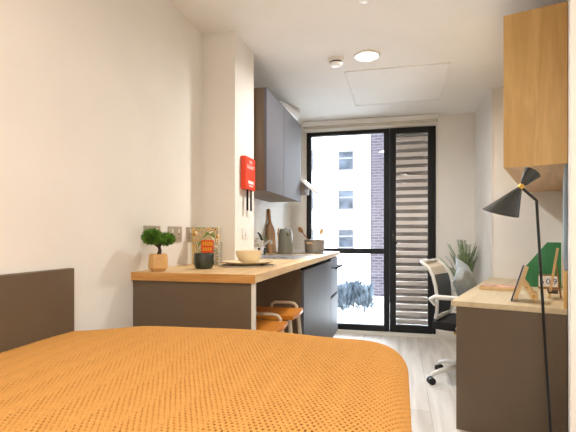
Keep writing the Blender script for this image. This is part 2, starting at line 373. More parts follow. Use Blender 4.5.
wall_cab('grey wall cabinet next to the window above the cooker hood', 3.567, 4.22, -.93)
hd = thing('cooker_hood', 'white sloping cooker hood visor sticking out beside the window', 'cooker hood', (0, 4.225, 0))
MB().box(WALLX+.002, -.95, .002, .50, 1.55, 1.66, .004).build('hood_body', 'panel', hd)
MB().prism([(-.928, 1.645), (-.912, 1.662), (-.772, 1.532), (-.786, 1.514)], .0, .28).build('visor', 'white', hd)
MB().prism([(-.949, 1.55), (-.949, 1.63), (-.925, 1.622), (-.90, 1.59), (-.91, 1.55)], .005, .275).build('filter_housing', 'panel', hd)
dc = MB().tube([(-1.09, 3.93, 2.187), (-1.09, 3.95, 2.25), (-1.09, 4.01, 2.30), (-1.08, 4.2, 2.32), (-1.07, 4.42, 2.335), (-1.07, 4.49, 2.418)], .075, 18).build('extractor_duct', 'white', smooth=True)
tag(dc, 'white curved extractor duct on top of the wall cabinets', 'duct')

sk = thing('kitchen_sink', 'steel sink with ribbed drainer set in the worktop by the wall', 'sink', (0, 0, CT))
m = MB(); m.box(-1.16, -.72, 3.14, 3.46, .0005, .004, .001)
for k in range(9): m.box(-1.13+k*.045, -1.118+k*.045, 3.17, 3.43, .004, .007, .001)
m.build('drainer', 'steel', sk)
m = MB(); m.box(-1.16, -1.135, 3.462, 3.86, .0005, .004); m.box(-.745, -.72, 3.462, 3.86, .0005, .004); m.box(-1.135, -.745, 3.462, 3.48, .0005, .004); m.box(-1.135, -.745, 3.84, 3.86, .0005, .004)
m.build('bowl_rim', 'steel', sk)
MB().box(-1.134, -.746, 3.481, 3.839, .0003, .0015).build('basin', 'pan', sk)
tp = thing('kitchen_tap', 'chrome mixer tap with a bent spout behind the steel drainer', 'tap', (-1.10, 3.50, CT+.004))
m = MB(); m.lathe([(.026, 0), (.026, .012), (.016, .02), (.015, .12), (.013, .13)], 20); m.tube([(0, 0, .08), (.04, -.03, .105), (.09, -.07, .125), (.11, -.09, .12), (.112, -.092, .105)], .011, 12)
m.build('tap_body', 'chrome', tp, smooth=True)
m = MB(); m.tube([(0, 0, .125), (-.005, -.03, .17), (-.01, -.07, .19)], .008, 8); m.build('lever', 'black', tp, smooth=True)
hb = thing('hob', 'black glass hob under the grey saucepan', 'hob', (-.92, 4.40, CT))
MB().box(-.24, .24, -.26, .26, .0005, .006, .002).build('hob_glass', 'blackglass', hb)
m = MB()
for x, y, r in ((-.1, -.12, .08), (.1, -.12, .09), (-.1, .13, .09), (.1, .13, .07)): m.tube([(x+r*math.cos(a), y+r*math.sin(a), .0062) for a in [2*PI*k/32 for k in range(32)]], .0012, 4, True)
m.build('ring_markings', 'white', hb)
sp = thing('saucepan', 'grey two-handled saucepan on the hob beside the window', 'saucepan', (-.815, 4.32, CT+.0075), R(75))
MB().lathe([(.088, 0), (.095, .006), (.102, .118), (.106, .12), (.106, .124), (.098, .122), (.091, .01), (.01, .008)], 36).build('pan_body', 'pan', sp, smooth=True)
for sgn in (-1, 1):
    m = MB(); m.tube([(sgn*.1, -.022, .088), (sgn*.122, -.02, .09), (sgn*.128, 0, .09), (sgn*.122, .02, .09), (sgn*.1, .022, .088)], .008, 8); m.build('handle', 'easel', sp, smooth=True)
def spoon(name, label, base, tip, w_, m_):
    b0, t0 = Vector(base), Vector(tip); d = t0-b0; z = d.normalized(); x = z.cross(Vector((.2, 1, 0))).normalized(); y = z.cross(x)
    o = thing(name, label, 'spoon', b0); m = MB(); m.tube([(0, 0, 0), d*.75], .005, 8); m.build('handle', m_, o, smooth=True)
    T = axes(d*.86, x, y, z); q = MB()
    q.lathe([(.002, -.035), (w_*.7, -.022), (w_, 0), (w_*.8, .022), (.002, .036)], 16, T=T @ Matrix.Diagonal((1, .25, 1, 1)))
    q.build('spoon_bowl', m_, o, smooth=True)
spoon('wooden_spoon', 'wooden spoon leaning left out of the grey saucepan', (-.80, 4.35, CT+.02), (-.985, 4.33, 1.205), .022, 'chop')
spoon('wooden_spatula', 'pale wooden spoon leaning right out of the grey saucepan', (-.83, 4.30, CT+.02), (-.735, 4.34, 1.185), .026, 'easel')
kt = thing('kettle', 'tall grey green kettle standing on the worktop before the chopping board', 'kettle', (-1.035, 4.03, CT+.001), R(-60))
MB().lathe([(.066, 0), (.071, .006), (.071, .03), (.068, .12), (.062, .2), (.057, .224), (.05, .232), (.012, .234), (.012, .243), (.003, .244)], 36).build('kettle_body', 'kettle', kt, smooth=True)
m = MB(); m.tube([(-.058, 0, .19), (-.10, 0, .20), (-.115, 0, .15), (-.105, 0, .08), (-.071, 0, .06)], .01, 10); m.build('handle', 'black', kt, smooth=True)
MB().tube([(.045, 0, .17), (.075, 0, .20)], [.018, .011], 12).build('spout', 'kettle', kt, smooth=True)
cb = thing('chopping_board', 'brown wooden chopping board with long handle leaning on the kitchen wall', 'chopping board', (-1.192, 4.14, CT+.001))
pts = [(-.10, 0.0), (.10, 0.0), (.11, .05), (.11, .19), (.085, .25), (.04, .285), (.022, .31), (.02, .38), (.026, .41), (.014, .43), (-.014, .43), (-.026, .41), (-.02, .38), (-.022, .31), (-.04, .285), (-.085, .25), (-.11, .19), (-.11, .05)]
T = Matrix.Rotation(R(-5.5), 4, 'Y') @ Matrix.Rotation(R(90), 4, 'Z')
m = MB(); m.prism(pts, -.009, .009, T=T); m.build('board', 'chop', cb)
cb2 = thing('bread_board', 'smaller pale wooden board leaning behind the kettle', 'chopping board', (-1.165, 4.40, CT+.001))
MB().prism([(-.09, 0), (.09, 0), (.1, .02), (.1, .2), (.06, .25), (-.06, .25), (-.1, .2), (-.1, .02)], -.007, .007, T=T).build('board', 'easel', cb2)
ut = thing('herb_pot', 'small leafy herb in a dark pot at the wall by the tap', 'plant', (-1.15, 3.66, CT+.005))
MB().lathe([(.03, 0), (.04, .06), (.036, .062), (.034, .05)], 20).build('pot', 'green', ut, smooth=True)
m = MB()
for k in range(40):
    a = random.uniform(0, 2*PI); r = random.uniform(.01, .055); z = random.uniform(.07, .16)
    T2 = Matrix.Translation((r*math.cos(a), r*math.sin(a), z)) @ Matrix.Rotation(a, 4, 'Z') @ Matrix.Rotation(random.uniform(-.8, .8), 4, 'Y')
    m.add([(0, 0, 0), (.012, .009, .002), (.028, 0, 0), (.012, -.009, .002)], [(0, 1, 2, 3)], T2)
m.tube([(0, 0, .04), (.01, 0, .14)], .004, 6); m.build('leaves', 'leaf', ut)
ws = thing('wall_socket', 'white double socket on the wall between kettle and window', 'socket', (-1.155, WY-.001, 1.0))
MB().box(-.06, .06, -.009, 0, -.043, .043, .003).build('socket_plate', 'white', ws)
for dx in (-.03, .03):
    m = MB(); m.box(dx-.012, dx+.012, -.012, -.0095, .01, .03, .001); m.build('switch', 'white', ws)
# steel double sockets on the left wall
def plate(y, label):
    t = thing('wall_socket', label, 'socket', (WALLX+.001, y, 1.125), R(90), 'steel double sockets above the worktop')
    MB().box(-.078, .078, -.007, 0, -.044, .044, .003).build('socket_plate', 'plate', t)
    for dx in (-.037, .037):
        m = MB(); m.box(dx-.006, dx+.006, -.0105, -.0075, .008, .03, .001); m.build('rocker', 'white', t)
        m = MB(); m.box(dx-.003, dx+.003, -.0078, -.0072, -.008, .002); m.box(dx-.014, dx-.008, -.0078, -.0072, -.026, -.02); m.box(dx+.008, dx+.014, -.0078, -.0072, -.026, -.02); m.build('pin_holes', 'black', t)
    return t
a = plate(2.06, 'steel double socket behind the bonsai, nearest the bed')
dup(a, (WALLX+.001, 2.30, 1.125), R(90), 'steel double socket between bonsai and floral book, middle of three')
dup(a, (WALLX+.001, 2.52, 1.125), R(90), 'steel double socket partly hidden behind the floral book')
# fire blanket on the pier
fbk = thing('fire_blanket', 'red fire blanket box with two black pull straps on the pier', 'fire blanket', (-1.019, 2.87, 1.425), R(90))
MB().box(-.10, .10, -.038, 0, 0, .22, .006).build('case', 'red', fbk)
for k in (-.045, .03):
    MB().box(k, k+.026, -.027, -.022, -.14, -.0005).build('pull_strap', 'void', fbk)
TX = axes((0, -.0385, .158), (1, 0, 0), (0, 0, 1), (0, -1, 0))
text('lettering', 'FIRE\nBLANKET', .034, 'white', fbk, axes((0, -.0382, .168), (1, 0, 0), (0, 0, 1), (0, -1, 0)))
m = MB(); m.box(-.055, .055, -.0392, -.0384, .04, .06); m.box(-.04, .04, -.0392, -.0384, .022, .03); m.build('label_bars', 'white', fbk)
sw = thing('light_switch', 'white light switch on the pier below the fire blanket', 'switch', (-1.019, 2.86, 1.13), R(90))
MB().box(-.06, .06, -.008, 0, -.035, .035, .002).build('switch_plate', 'white', sw)
MB().box(-.02, .02, -.012, -.0085, -.018, .018, .002).build('rocker', 'white', sw)

# bonsai
bz = thing('potted_bonsai', 'small green bonsai in a faceted pale wooden pot near the worktop end', 'plant', (-1.145, 1.955, CT+.001))
MB().lathe([(.032, 0), (.034, .002), (.049, .016), (.0492, .03), (.044, .082), (.040, .084), (.037, .074)], 8).build('pot', 'potwood', bz, smooth=15)
MB().lathe([(.037, .070), (.02, .076), (.003, .078)], 12).build('soil', 'soil', bz, smooth=True)
m = MB(); m.tube([(0, 0, .07), (.006, .006, .1), (-.002, .012, .12), (.004, .03, .145)], [.011, .009, .008, .005], 8)
m.tube([(0, .01, .115), (-.005, -.03, .135), (0, -.055, .145)], [.006, .005, .003], 6); m.tube([(0, .014, .125), (.008, .05, .14), (.006, .075, .15)], [.006, .005, .003], 6)
m.build('trunk', 'bark', bz, smooth=True)
m = MB(); rnd = random.Random(3)
for cx, cy, cz, rx, ry, rz_, n in ((0, -.055, .168, .038, .052, .030, 800), (0, .0, .157, .036, .045, .022, 500), (.004, .068, .154, .036, .046, .024, 700)):
    for k in range(n):
        while True:
            q = Vector((rnd.uniform(-1, 1), rnd.uniform(-1, 1), rnd.uniform(-1, 1)))
            if .3 < q.length < 1: break
        c = Vector((cx+q.x*rx, cy+q.y*ry, cz+q.z*rz_)); d_ = Vector((q.x, q.y, q.z+.5)).normalized()
        sd = d_.cross(Vector((rnd.uniform(-1, 1), rnd.uniform(-1, 1), .3))).normalized()*.005
        m.add([c-sd, c+d_*.006+sd*.2, c+sd, c+d_*.018], [(0, 2, 3)])
m.build('foliage', 'leaf', bz)
# floral book
M['yellow'] = mat('yellow_print', (232, 186, 40), .5); M['orange'] = mat('orange_red_print', (226, 70, 26), .5)
M['ink'] = mat('dark_print', (44, 48, 66), .5); M['ivory'] = mat('ivory_print', (226, 220, 200), .5); M['olive'] = mat('green_print', (110, 130, 50), .5)
bk = thing('floral_book', 'upright book with yellow and black floral cover and orange title block', 'book', (-1.127, 2.475, CT+.001), R(-3))
# printed cover: flowers drawn by a cell pattern
fl = bpy.data.materials.new('floral_cover'); fl.use_nodes = True; nt = fl.node_tree; N = nt.nodes; L = nt.links
tc = N.new('ShaderNodeTexCoord'); v = N.new('ShaderNodeTexVoronoi'); v.inputs['Scale'].default_value = 27
r = N.new('ShaderNodeValToRGB'); r.color_ramp.interpolation = 'CONSTANT'; E = r.color_ramp.elements
E[0].color = lin((242, 184, 24)); E[0].position = 0; E[1].color = lin((230, 222, 200)); E[1].position = .16
for p_, c_ in ((.24, (30, 34, 48)), (.34, (238, 230, 208)), (.42, (240, 180, 24)), (.52, (30, 34, 48)), (.60, (238, 230, 208)), (.70, (120, 136, 60))): e = E.new(p_); e.color = lin(c_)
n = N.new('ShaderNodeTexNoise'); n.inputs['Scale'].default_value = 45; mx = N.new('ShaderNodeMath'); mx.operation = 'MULTIPLY_ADD'; mx.inputs[1].default_value = .28; mx.inputs[2].default_value = 0
ad = N.new('ShaderNodeMath'); ad.operation = 'ADD'; ad.inputs[1].default_value = 0
L.new(tc.outputs['Object'], v.inputs['Vector']); L.new(tc.outputs['Object'], n.inputs['Vector'])
L.new(n.outputs[0], mx.inputs[0]); L.new(v.outputs['Distance'], mx.inputs[2]); L.new(mx.outputs[0], ad.inputs[0]); ad.inputs[1].default_value = -.12
L.new(ad.outputs[0], r.inputs[0]); L.new(r.outputs[0], N['Principled BSDF'].inputs['Base Color']); M['floral'] = fl
MB().box(-.083, .085, -.012, -.0095, 0, .222).build('cover', 'floral', bk)
MB().box(-.088, -.0832, -.012, .014, 0, .222).build('spine', 'yellow', bk, label='yellow spine')
MB().box(-.082, .082, -.0093, .0115, .003, .219).build('pages', 'ivory', bk)
MB().box(-.083, .085, .012, .014, 0, .222).build('back_cover', 'floral', bk)
tb = MB().box(-.028, .055, -.0135, -.0122, .07, .145).build('title_block', 'orange', bk)
m = MB()
for k in range(5): m.box(-.018+k*.014, -.010+k*.014, -.0142, -.0136, .112, .136)
for k in range(4): m.box(-.016+k*.016, -.007+k*.016, -.0142, -.0136, .082, .102)
m.build('title_marks', 'yellow', tb)
cp = thing('green_cup', 'dark green glazed cup on the worktop in front of the floral book', 'cup', (-1.0, 2.165, CT+.001))
MB().lathe([(.036, 0), (.045, .004), (.053, .022), (.0545, .045), (.053, .078), (.051, .080), (.049, .077), (.050, .045), (.046, .02), (.01, .012)], 36).build('cup_body', 'green', cp, smooth=True)
gl = thing('glass_tumbler', 'clear straight drinking glass between the green cup and the bowl', 'glass', (-1.008, 2.365, CT+.001))
MB().lathe([(.022, 0), (.024, .002), (.027, .135), (.0255, .135), (.0225, .012), (.002, .011)], 32).build('tumbler', 'tumbler', gl, smooth=True)
pm = thing('placemat', 'round woven placemat with a striped rim under the cream plate', 'placemat', (-.845, 2.41, CT+.0005))
m = MB()
for k in range(9): m.cur = 1 if k in (1, 4) else 0; m.tube([((.165-.018*k)*math.cos(a), (.165-.018*k)*math.sin(a), .003) for a in [2*PI*j/40 for j in range(40)]], .0028, 5, True)
m.build('woven_rings', ['linen', 'bark'], pm, smooth=True)
MB().lathe([(.15, .0005), (.15, .003)], 40).build('mat_base', 'linen', pm)
pl = thing('dinner_plate', 'cream dinner plate on the round placemat', 'plate', (-.845, 2.41, CT+.0068))
MB().lathe([(.07, 0), (.075, .003), (.12, .009), (.146, .019), (.147, .021), (.142, .021), (.118, .012), (.07, .007), (.002, .006)], 44).build('plate_body', 'cream', pl, smooth=True)
bw = thing('cereal_bowl', 'deep cream bowl standing on the cream dinner plate', 'bowl', (-.832, 2.40, CT+.0145))
MB().lathe([(.034, 0), (.036, .004), (.056, .016), (.070, .042), (.075, .073), (.073, .074), (.066, .044), (.052, .02), (.002, .008)], 40).build('bowl_body', 'cream', bw, smooth=True)

# stools
def stool(loc, rz, label):
    t = thing('wooden_stool', label, 'stool', loc, rz, 'stools under the worktop')
    b = bmesh.new(); bmesh.ops.create_cube(b, size=1)
    bmesh.ops.subdivide_edges(b, edges=list(b.edges), cuts=8, use_grid_fill=True)
    for v in b.verts:
        x, y, z = v.co.x*2, v.co.y*2, v.co.z
        k = 1-.07*(max(abs(x), abs(y))**6)*(abs(x)*abs(y))
        sc = 1-.03*(abs(z)*2)**4
        v.co = Vector((x*.17*k*sc, y*.15*k*sc, .628+z*.030+.002*(x*x)))
    MB().bm(b).build('seat', 'seat', t, smooth=True)
    for sx in (-1, 1):
        for sy in (-1, 1):
            MB().tube([(sx*.13, sy*.11, .612), (sx*.185, sy*.16, .003)], [.013, .011], 10).build('leg', 'linen', t, smooth=True)
    m = MB(); P = [(-.148, -.13, .25), (.148, -.13, .25), (.148, .13, .25), (-.148, .13, .25)]
    for i in range(4): m.tube([Vector(P[i])+Vector((0, 0, .0)), P[(i+1) % 4]], .008, 8)
    m.build('stretcher', 'linen', t, smooth=True)
    pts = [(-.155, -.11, .64)]
    for k in range(9):
        a = PI*k/8
        pts.append((-.155, -.11*math.cos(a) if 0 else -.10+.025*k, .645+.05*min(1, math.sin(a)*1.6)))
    pts.append((-.155, .12, .64))
    m = MB(); m.tube([(-.12, -.125, .63), (-.118, -.13, .655), (-.10, -.132, .672), (-.07, -.132, .678), (.03, -.132, .678), (.05, -.13, .665), (.055, -.125, .63)], .010, 10)
    m.build('grab_rail', 'linen', t, smooth=True)
    return t
s1 = stool((-.76, 2.25, 0), R(180), 'honey wood stool with metal grab rail, nearest the bed')
s2 = dup(s1, (-.77, 2.70, 0), R(180), 'honey wood stool with metal grab rail, next to the grey cabinet')

# ------------------------------------------------------------ headboard and bed
hb_ = tag(MB().box(WALLX+.001, WALLX+.028, -.6, 1.465, .25, .993, .003).build('headboard_panel', 'panel'), 'plain brown grey headboard panel on the left wall beside the bed', 'headboard')
bed = thing('bed', 'bed along the left wall under an orange waffle blanket', 'bed', (0, 0, 0))
m = MB(); m.box(-1.19, -.02, -.6, 1.44, .08, .33, .01); m.build('bed_base', 'panel', bed)
m = MB(); m.box(-1.20, -.02, -.6, 1.45, .335, .742, .04); m.build('mattress', 'sheet', bed, smooth=True)
for x in (-1.1, -.12):
    for y in (-.5, 1.34): MB().box(x-.03, x+.03, y-.03, y+.03, 0, .078).build('leg', 'black', bed)
def blanket(name='blanket', st=.002, sink=0.0, m_='gold', knit=True):
    xa = np.arange(-1.212, .32, st)
    ya = np.concatenate([np.arange(-.62, .5, .03), np.arange(.5, 1.86, st)])
    X, Y = np.meshgrid(xa, ya)
    r = .062; Rc = .115; x1 = .024-r; y1 = 1.515-r
    # distance to the rounded inner rectangle (open towards -x and -y)
    cx, cy = x1-Rc, y1-Rc
    qx = np.maximum(X-cx, 0); qy = np.maximum(Y-cy, 0); ln = np.sqrt(qx**2+qy**2)+1e-9
    dst = ln-Rc; inside = dst <= 0
    nx, ny = qx/ln, qy/ln
    arc = np.clip(dst/r, 0, PI/2); off = r*np.sin(arc); dz = r*(1-np.cos(arc))+np.maximum(dst-r*PI/2, 0)
    px = np.where(inside, X, np.minimum(X, cx)+nx*(Rc+off)); py = np.where(inside, Y, np.minimum(Y, cy)+ny*(Rc+off))
    top = .768+.026*np.exp(-((X+.62)/.42)**2-((Y-1.36)/.4)**2)+.008*np.exp(-((X+.05)/.3)**2-((Y-1.4)/.25)**2)-.018*np.clip((-X-.92)/.28, 0, 1)+.003*np.sin(X*13+Y*5)*np.sin(Y*9)
    hang = np.clip(dst/.1, 0, 1)
    wob = .008*np.sin((X*ny-Y*nx)*30)*np.clip((dst-.12)/.3, 0, 1)
    p = .0117
    pat = (np.cos(2*PI*X/p/1.0)*np.cos(2*PI*Y/.0226))
    raw = pat; pat = np.where(pat < 0, pat*1.3, pat*.35)
    amp = .0030*np.clip((Y-.5)/.05, 0, 1)
    # normal blends from up to outward as the cloth turns over the edge
    sn, cs = np.sin(arc*(~inside)), np.cos(arc*(~inside))
    hh = pat*amp*(1 if knit else 0)-sink
    px = px+nx*sn*(hh+wob); py = py+ny*sn*(hh+wob); pz = top-np.where(inside, 0, dz)+cs*hh
    pz = np.maximum(pz, .30)
    co = np.stack([px, py, pz], -1).reshape(-1, 3)
    ny_, nx_ = X.shape; idx = np.arange(ny_*nx_).reshape(ny_, nx_)
    f = np.stack([idx[:-1, :-1], idx[:-1, 1:], idx[1:, 1:], idx[1:, :-1]], -1).reshape(-1, 4)
    # drop cells that ran onto the hem
    z4 = co[f][:, :, 2]; keep = (z4 > .3001).any(1)
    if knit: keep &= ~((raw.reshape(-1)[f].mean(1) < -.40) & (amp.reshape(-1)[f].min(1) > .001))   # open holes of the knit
    f = f[keep]
    used = np.unique(f); rm = -np.ones(len(co), int); rm[used] = np.arange(len(used)); co = co[used]; f = rm[f]
    me = bpy.data.meshes.new(name); me.vertices.add(len(co)); me.vertices.foreach_set('co', co.ravel())
    me.loops.add(f.size); me.loops.foreach_set('vertex_index', f.ravel().astype(np.int32))
    me.polygons.add(len(f)); me.polygons.foreach_set('loop_start', np.arange(0, f.size, 4, dtype=np.int32))
    me.update(); me.validate(); me.polygons.foreach_set('use_smooth', [True]*len(me.polygons)); me.materials.append(M[m_])
    o = bpy.data.objects.new(name, me); C.objects.link(o)
    return o
M['hole_shade'] = mat('amber_hole_shade', (158, 100, 36), .95, var=.05, vscale=40, spec=.05)  # dark colour for the sheet that stands in for shade inside the knit holes
bkt = tag(blanket(), 'orange waffle-knit blanket spread over the whole bed', 'blanket')
hole_sheet = blanket('hole_shade', .012, .0055, 'hole_shade', False); hole_sheet.parent = bkt; hole_sheet['label'] = 'darker amber sheet painted as shade in the blanket holes'

# ------------------------------------------------------------ desk wall (right frame: local x = t, local y = s)
DS = 2.69; DT = -.535; DZ = .74
dk = thing('desk', 'built-in desk with pale oak top and brown grey drawers on the right', 'desk', RT(0, DS), RZ)
MB().box(DT, .034, 0, 1.637, DZ-.03, DZ, .002).build('desktop', 'desk', dk)
MB().box(DT+.025, .033, .012, .034, .0, DZ-.031).build('side_panel', 'panel', dk)
MB().box(DT+.05, .033, .035, .42, .06, DZ-.031).build('drawer_carcass', 'panel', dk)
MB().box(DT+.07, .033, .035, .42, .0, .058).build('plinth', 'black', dk)
zz = [(.07, .30), (.318, .50), (.518, .69)]
for z0, z1 in zz:
    q = MB().box(DT+.028, DT+.048, .036, .42, z0, z1, .002).build('drawer', 'panel', dk)
    MB().box(DT+.012, DT+.0275, .038, .41, z1-.012, z1, .003).build('drawer_pull', 'linen', q)
MB().box(DT+.03, .033, 1.605, 1.635, 0, DZ-.031).build('far_panel', 'panel', dk)
MB().box(.018, .034, .002, 1.635, DZ+.001, .932, .001).build('upstand', 'oakZ', dk)
nb = tag(MB().box(-.0, .016, 0, 1.45, 0, .548, .002).build('pinboard', 'board', loc=RT(.0195, 2.70, .937), rz=RZ), 'blue grey pinboard on the right wall between desk and oak cabinet', 'pinboard')
oc = thing('overhead_cabinet', 'tall oak cabinet fixed high on the right wall above the desk', 'cabinet', RT(0, DS), RZ)
MB().box(-.262, .035, 0, .022, 1.488, 2.317, .001).build('side_panel', 'oakZ', oc)
MB().box(-.242, .035, .023, 1.635, 1.488, 1.512).build('bottom_panel', 'oakU', oc)
MB().box(-.242, .035, .023, 1.635, 1.513, 2.316).build('carcass', 'oakU', oc)
for k in range(3):
    MB().box(-.262, -.243, .024+k*.537, .024+k*.537+.534, 1.488, 2.317, .001).build('door', 'oakZ', oc)

# desk lamp standing on the floor
lp = thing('floor_lamp', 'black floor lamp with double cone shade standing before the desk', 'lamp', RT(-.085, 2.42), RZ)
MB().lathe([(.108, 0), (.11, .004), (.11, .014), (.104, .018), (.02, .02)], 40).build('base', 'black', lp, smooth=True)
# camera-frame helper used only to work out the real sizes once: x right, y away, z up at the lamp
cr = Vector((math.cos(R(14.1)), math.sin(R(14.1)), 0)); cf = Vector((-math.sin(R(14.1)), math.cos(R(14.1)), 0))
inv = Matrix.Rotation(PH, 4, 'Z')
def LW(px, y, dz=0):
    """point seen at image position px,y at the lamp's distance -> lamp-local"""
    zc = 2.20+dz
    wpt = cr*((px-288)/445*zc)+cf*zc+Vector((0, 0, 1.12-(y-235)/445*zc))
    return inv @ (wpt-lp.location)
J = LW(521, 187); K = LW(536.5, 200.5); B = LW(549.5, 432, -.03)
foot = Vector((B.x+.012, B.y, .017))
MB().tube([J, K.lerp(J, .12), K, K.lerp(foot, .03), K.lerp(foot, .5), foot], .0068, 12).build('pole', 'black', lp, smooth=True)
big = LW(500.3, 213, .0); ax = (big-J).normalized()
x_ = ax.cross(Vector((0, 1, .2))).normalized(); y_ = ax.cross(x_)
T = axes(J, x_, y_, ax)
rimx = (LW(517.3, 216)-LW(483.3, 210)); RR = rimx.length/2; rimx.normalize()
away = (inv.to_3x3() @ cf); rimn = rimx.cross(away).normalized()
if rimn.z > 0: rimn = -rimn
rimn = (rimn+away*.26).normalized(); rimy = rimn.cross(rimx).normalized()
def loft(rows, seg=48):
    m = MB(); vs = []; fs = []
    for c, u, v, r_ in rows: vs += [c+(u*math.cos(2*PI*k/seg)+v*math.sin(2*PI*k/seg))*r_ for k in range(seg)]
    for i in range(len(rows)-1): fs += [(i*seg+k, i*seg+(k+1) % seg, (i+1)*seg+(k+1) % seg, (i+1)*seg+k) for k in range(seg)]
    return m.add(vs, fs)
c0 = J+ax*.012; n0 = (rimx-ax*rimx.dot(ax)).normalized(); v0 = ax.cross(n0)
loft([(c0, n0, v0, .010), (c0, n0, v0, .013), (big, rimx, rimy, RR), (big, rimx, rimy, RR-.002), (c0+ax*.004, n0, v0, .011)]).build('lamp_shade', 'gloss', lp, smooth=True)
loft([(big-rimn*.001, rimx, rimy, RR+.0012), (big+rimn*.0015, rimx, rimy, RR+.0012), (big+rimn*.0015, rimx, rimy, RR-.002), (big-rimn*.001, rimx, rimy, RR-.002)]).build('shade_rim', 'whitemetal', lp)
MB().lathe([(.0125, -.012), (.014, -.014), (.041, -.092), (.0395, -.092), (.012, -.018)], 36, T=T).build('upper_shade', 'gloss', lp, smooth=True)
MB().lathe([(.009, -.016), (.013, -.012), (.013, .012), (.009, .016)], 20, T=T).build('joint', 'brass', lp, smooth=True)

# things on the desk
def desk_pt(px, y, h=0):
    """desk-top point under an image position"""
    zc = (1.12-DZ-h)*445/(y-235); w_ = cr*((px-288)/445*zc)+cf*zc; return Vector((w_.x, w_.y, DZ+.001))
st = thing('tablet_stand', 'wooden A-shaped stand holding a thin dark tablet on the desk', 'stand', desk_pt(521, 301), R(-15))
def bar(m, a, b, w0, th):
    a, b = Vector(a), Vector(b); d = (b-a).normalized(); n_ = Vector((-d.z, 0, d.x))
    m.prism([((a+n_*w0/2).x, (a+n_*w0/2).z), ((b+n_*w0/2).x, (b+n_*w0/2).z), ((b-n_*w0/2).x, (b-n_*w0/2).z), ((a-n_*w0/2).x, (a-n_*w0/2).z)], a.y-th/2, a.y+th/2)
for yy in (-.045, .075):
    m = MB(); bar(m, (-.028, yy, .012), (.028, yy, .195), .022, .01); m.build('front_leg', 'easel', st)
    m = MB(); bar(m, (.010, yy+.011, .115), (.078, yy+.011, .011), .024, .01)
    m.tube([(.064, yy-.001, .036), (.064, yy+.018, .036)], .019, 20); m.build('back_leg', 'easel', st)
    MB().tube([(.064, yy-.003, .036), (.064, yy-.0012, .036)], .008, 14).build('bolt', 'brass', st)
MB().tube([(.03, -.06, .085), (.03, .09, .085)], .004, 8).build('cross_bar', 'brass', st, smooth=True)
m = MB(); T = Matrix.Translation((-.046, 0, .004)) @ Matrix.Rotation(R(17), 4, 'Y'); m.box(-.006, .002, -.075, .105, 0, .205, .002, T=T)
tag(m.build('tablet', 'ink', loc=st.location, rz=R(-15)), 'thin dark tablet leaning on the wooden A-shaped stand', 'tablet')
mf = thing('magazine_file', 'green slant-cut magazine file standing at the back of the desk', 'magazine file', RT(-.108, 3.77, DZ+.001), RZ)
pts = [(-.125, 0), (.118, 0), (.118, .325), (.03, .325), (-.105, .15)]
MB().prism(pts, -.05, -.046).build('front_side', 'filegreen', mf); MB().prism(pts, .046, .05).build('back_side', 'filegreen', mf)
MB().box(.114, .118, -.0459, .0459, 0, .325).build('spine', 'filegreen', mf); MB().box(-.1239, .1139, -.0459, .0459, .0, .004).build('bottom', 'filegreen', mf)
MB().prism([(-.1245, .0041), (-.1205, .0041), (-.1015, .146), (-.1055, .146)], -.0459, .0459).build('front_edge', 'filegreen', mf)
cal = thing('block_calendar', 'wooden block calendar with white number cards in front of the green file', 'calendar', RT(-.068, 3.63, DZ+.001), RZ)
MB().box(-.062, .062, -.022, .026, 0, .014, .002).build('holder', 'chop', cal)
MB().box(-.062, .062, .018, .026, .0145, .098, .002).build('back_rest', 'chop', cal)
for k, ch in enumerate('609'):
    x0 = -.058+k*.0395
    q = MB().box(x0, x0+.0375, -.018, .016, .015, .088, .003).build('number_block', 'white', cal)
    text('numeral', ch, .058, 'blue', q, axes((x0+.0187, -.0184, .052), (1, 0, 0), (0, 0, 1), (0, -1, 0)))
ea = thing('wooden_easel', 'slim wooden easel leaning frame at the right end of the desk', 'easel', RT(-.032, 3.10, DZ+.001), RZ)
for yy in (-.05, .05):
    m = MB(); bar(m, (-.022, yy, .006), (.022, yy, .30), .014, .014); m.build('front_leg', 'easel', ea)
MB().prism([(.012, .20), (.018, .20), (.044, .006), (.034, .006)], -.01, .01).build('back_leg', 'chop', ea)
m = MB(); m.box(-.026, .024, -.07, .07, .036, .044, .001); m.box(-.030, -.024, -.07, .07, .045, .056); m.build('ledge', 'bark', ea)
MB().box(.003, .010, -.058, .058, .20, .215).build('top_bar', 'easel', ea)
nb2 = thing('wooden_tray', 'low wooden box with a pinkish printed lid at the far desk corner', 'box', RT(-.365, 3.43, DZ+.001), RZ)
MB().box(-.115, .115, -.085, .085, 0, .020, .003).build('box_body', 'easel', nb2)
M['pink'] = mat('pink_print', (214, 150, 128), .6, var=.35, vscale=26)
MB().box(-.108, .108, -.078, .078, .0202, .024, .001).build('lid', 'pink', nb2)

# ------------------------------------------------------------ office chair
ch = thing('office_chair', 'white framed office chair with dark mesh back pulled up to the desk', 'office chair', Vector((.517, 3.62, 0)), RZ+R(-4))
def ra(a, r, z): return (r*math.cos(a), r*math.sin(a), z)
a0 = math.atan2(-.118, -.286)-(RZ+R(-4))
for k in range(5):
    a = a0+k*2*PI/5
    leg = MB().tube([ra(a, .03, .125), ra(a, .12, .12), ra(a, .24, .098), ra(a, .30, .078), ra(a, .312, .062)], [.024, .022, .018, .016, .012], 10).build('base_leg', 'whitemetal', ch, smooth=True)
    m = MB(); c = Vector(ra(a, .312, .027)); sd = Vector((-math.sin(a), math.cos(a), 0))
    for q in (-1, 1): m.tube([c+sd*q*.008, c+sd*q*.024], .027, 18)
    m.tube([c, c+Vector((0, 0, .036))], .008, 8); m.build('caster', 'black', leg, smooth=True)
MB().tube([(0, 0, .10), (0, 0, .16), (0, 0, .161), (0, 0, .36)], [.036, .034, .022, .022], 18).build('gas_column', 'whitemetal', ch, smooth=True)
MB().box(-.10, .10, -.075, .075, .36, .40, .01).build('mechanism', 'brass', ch)
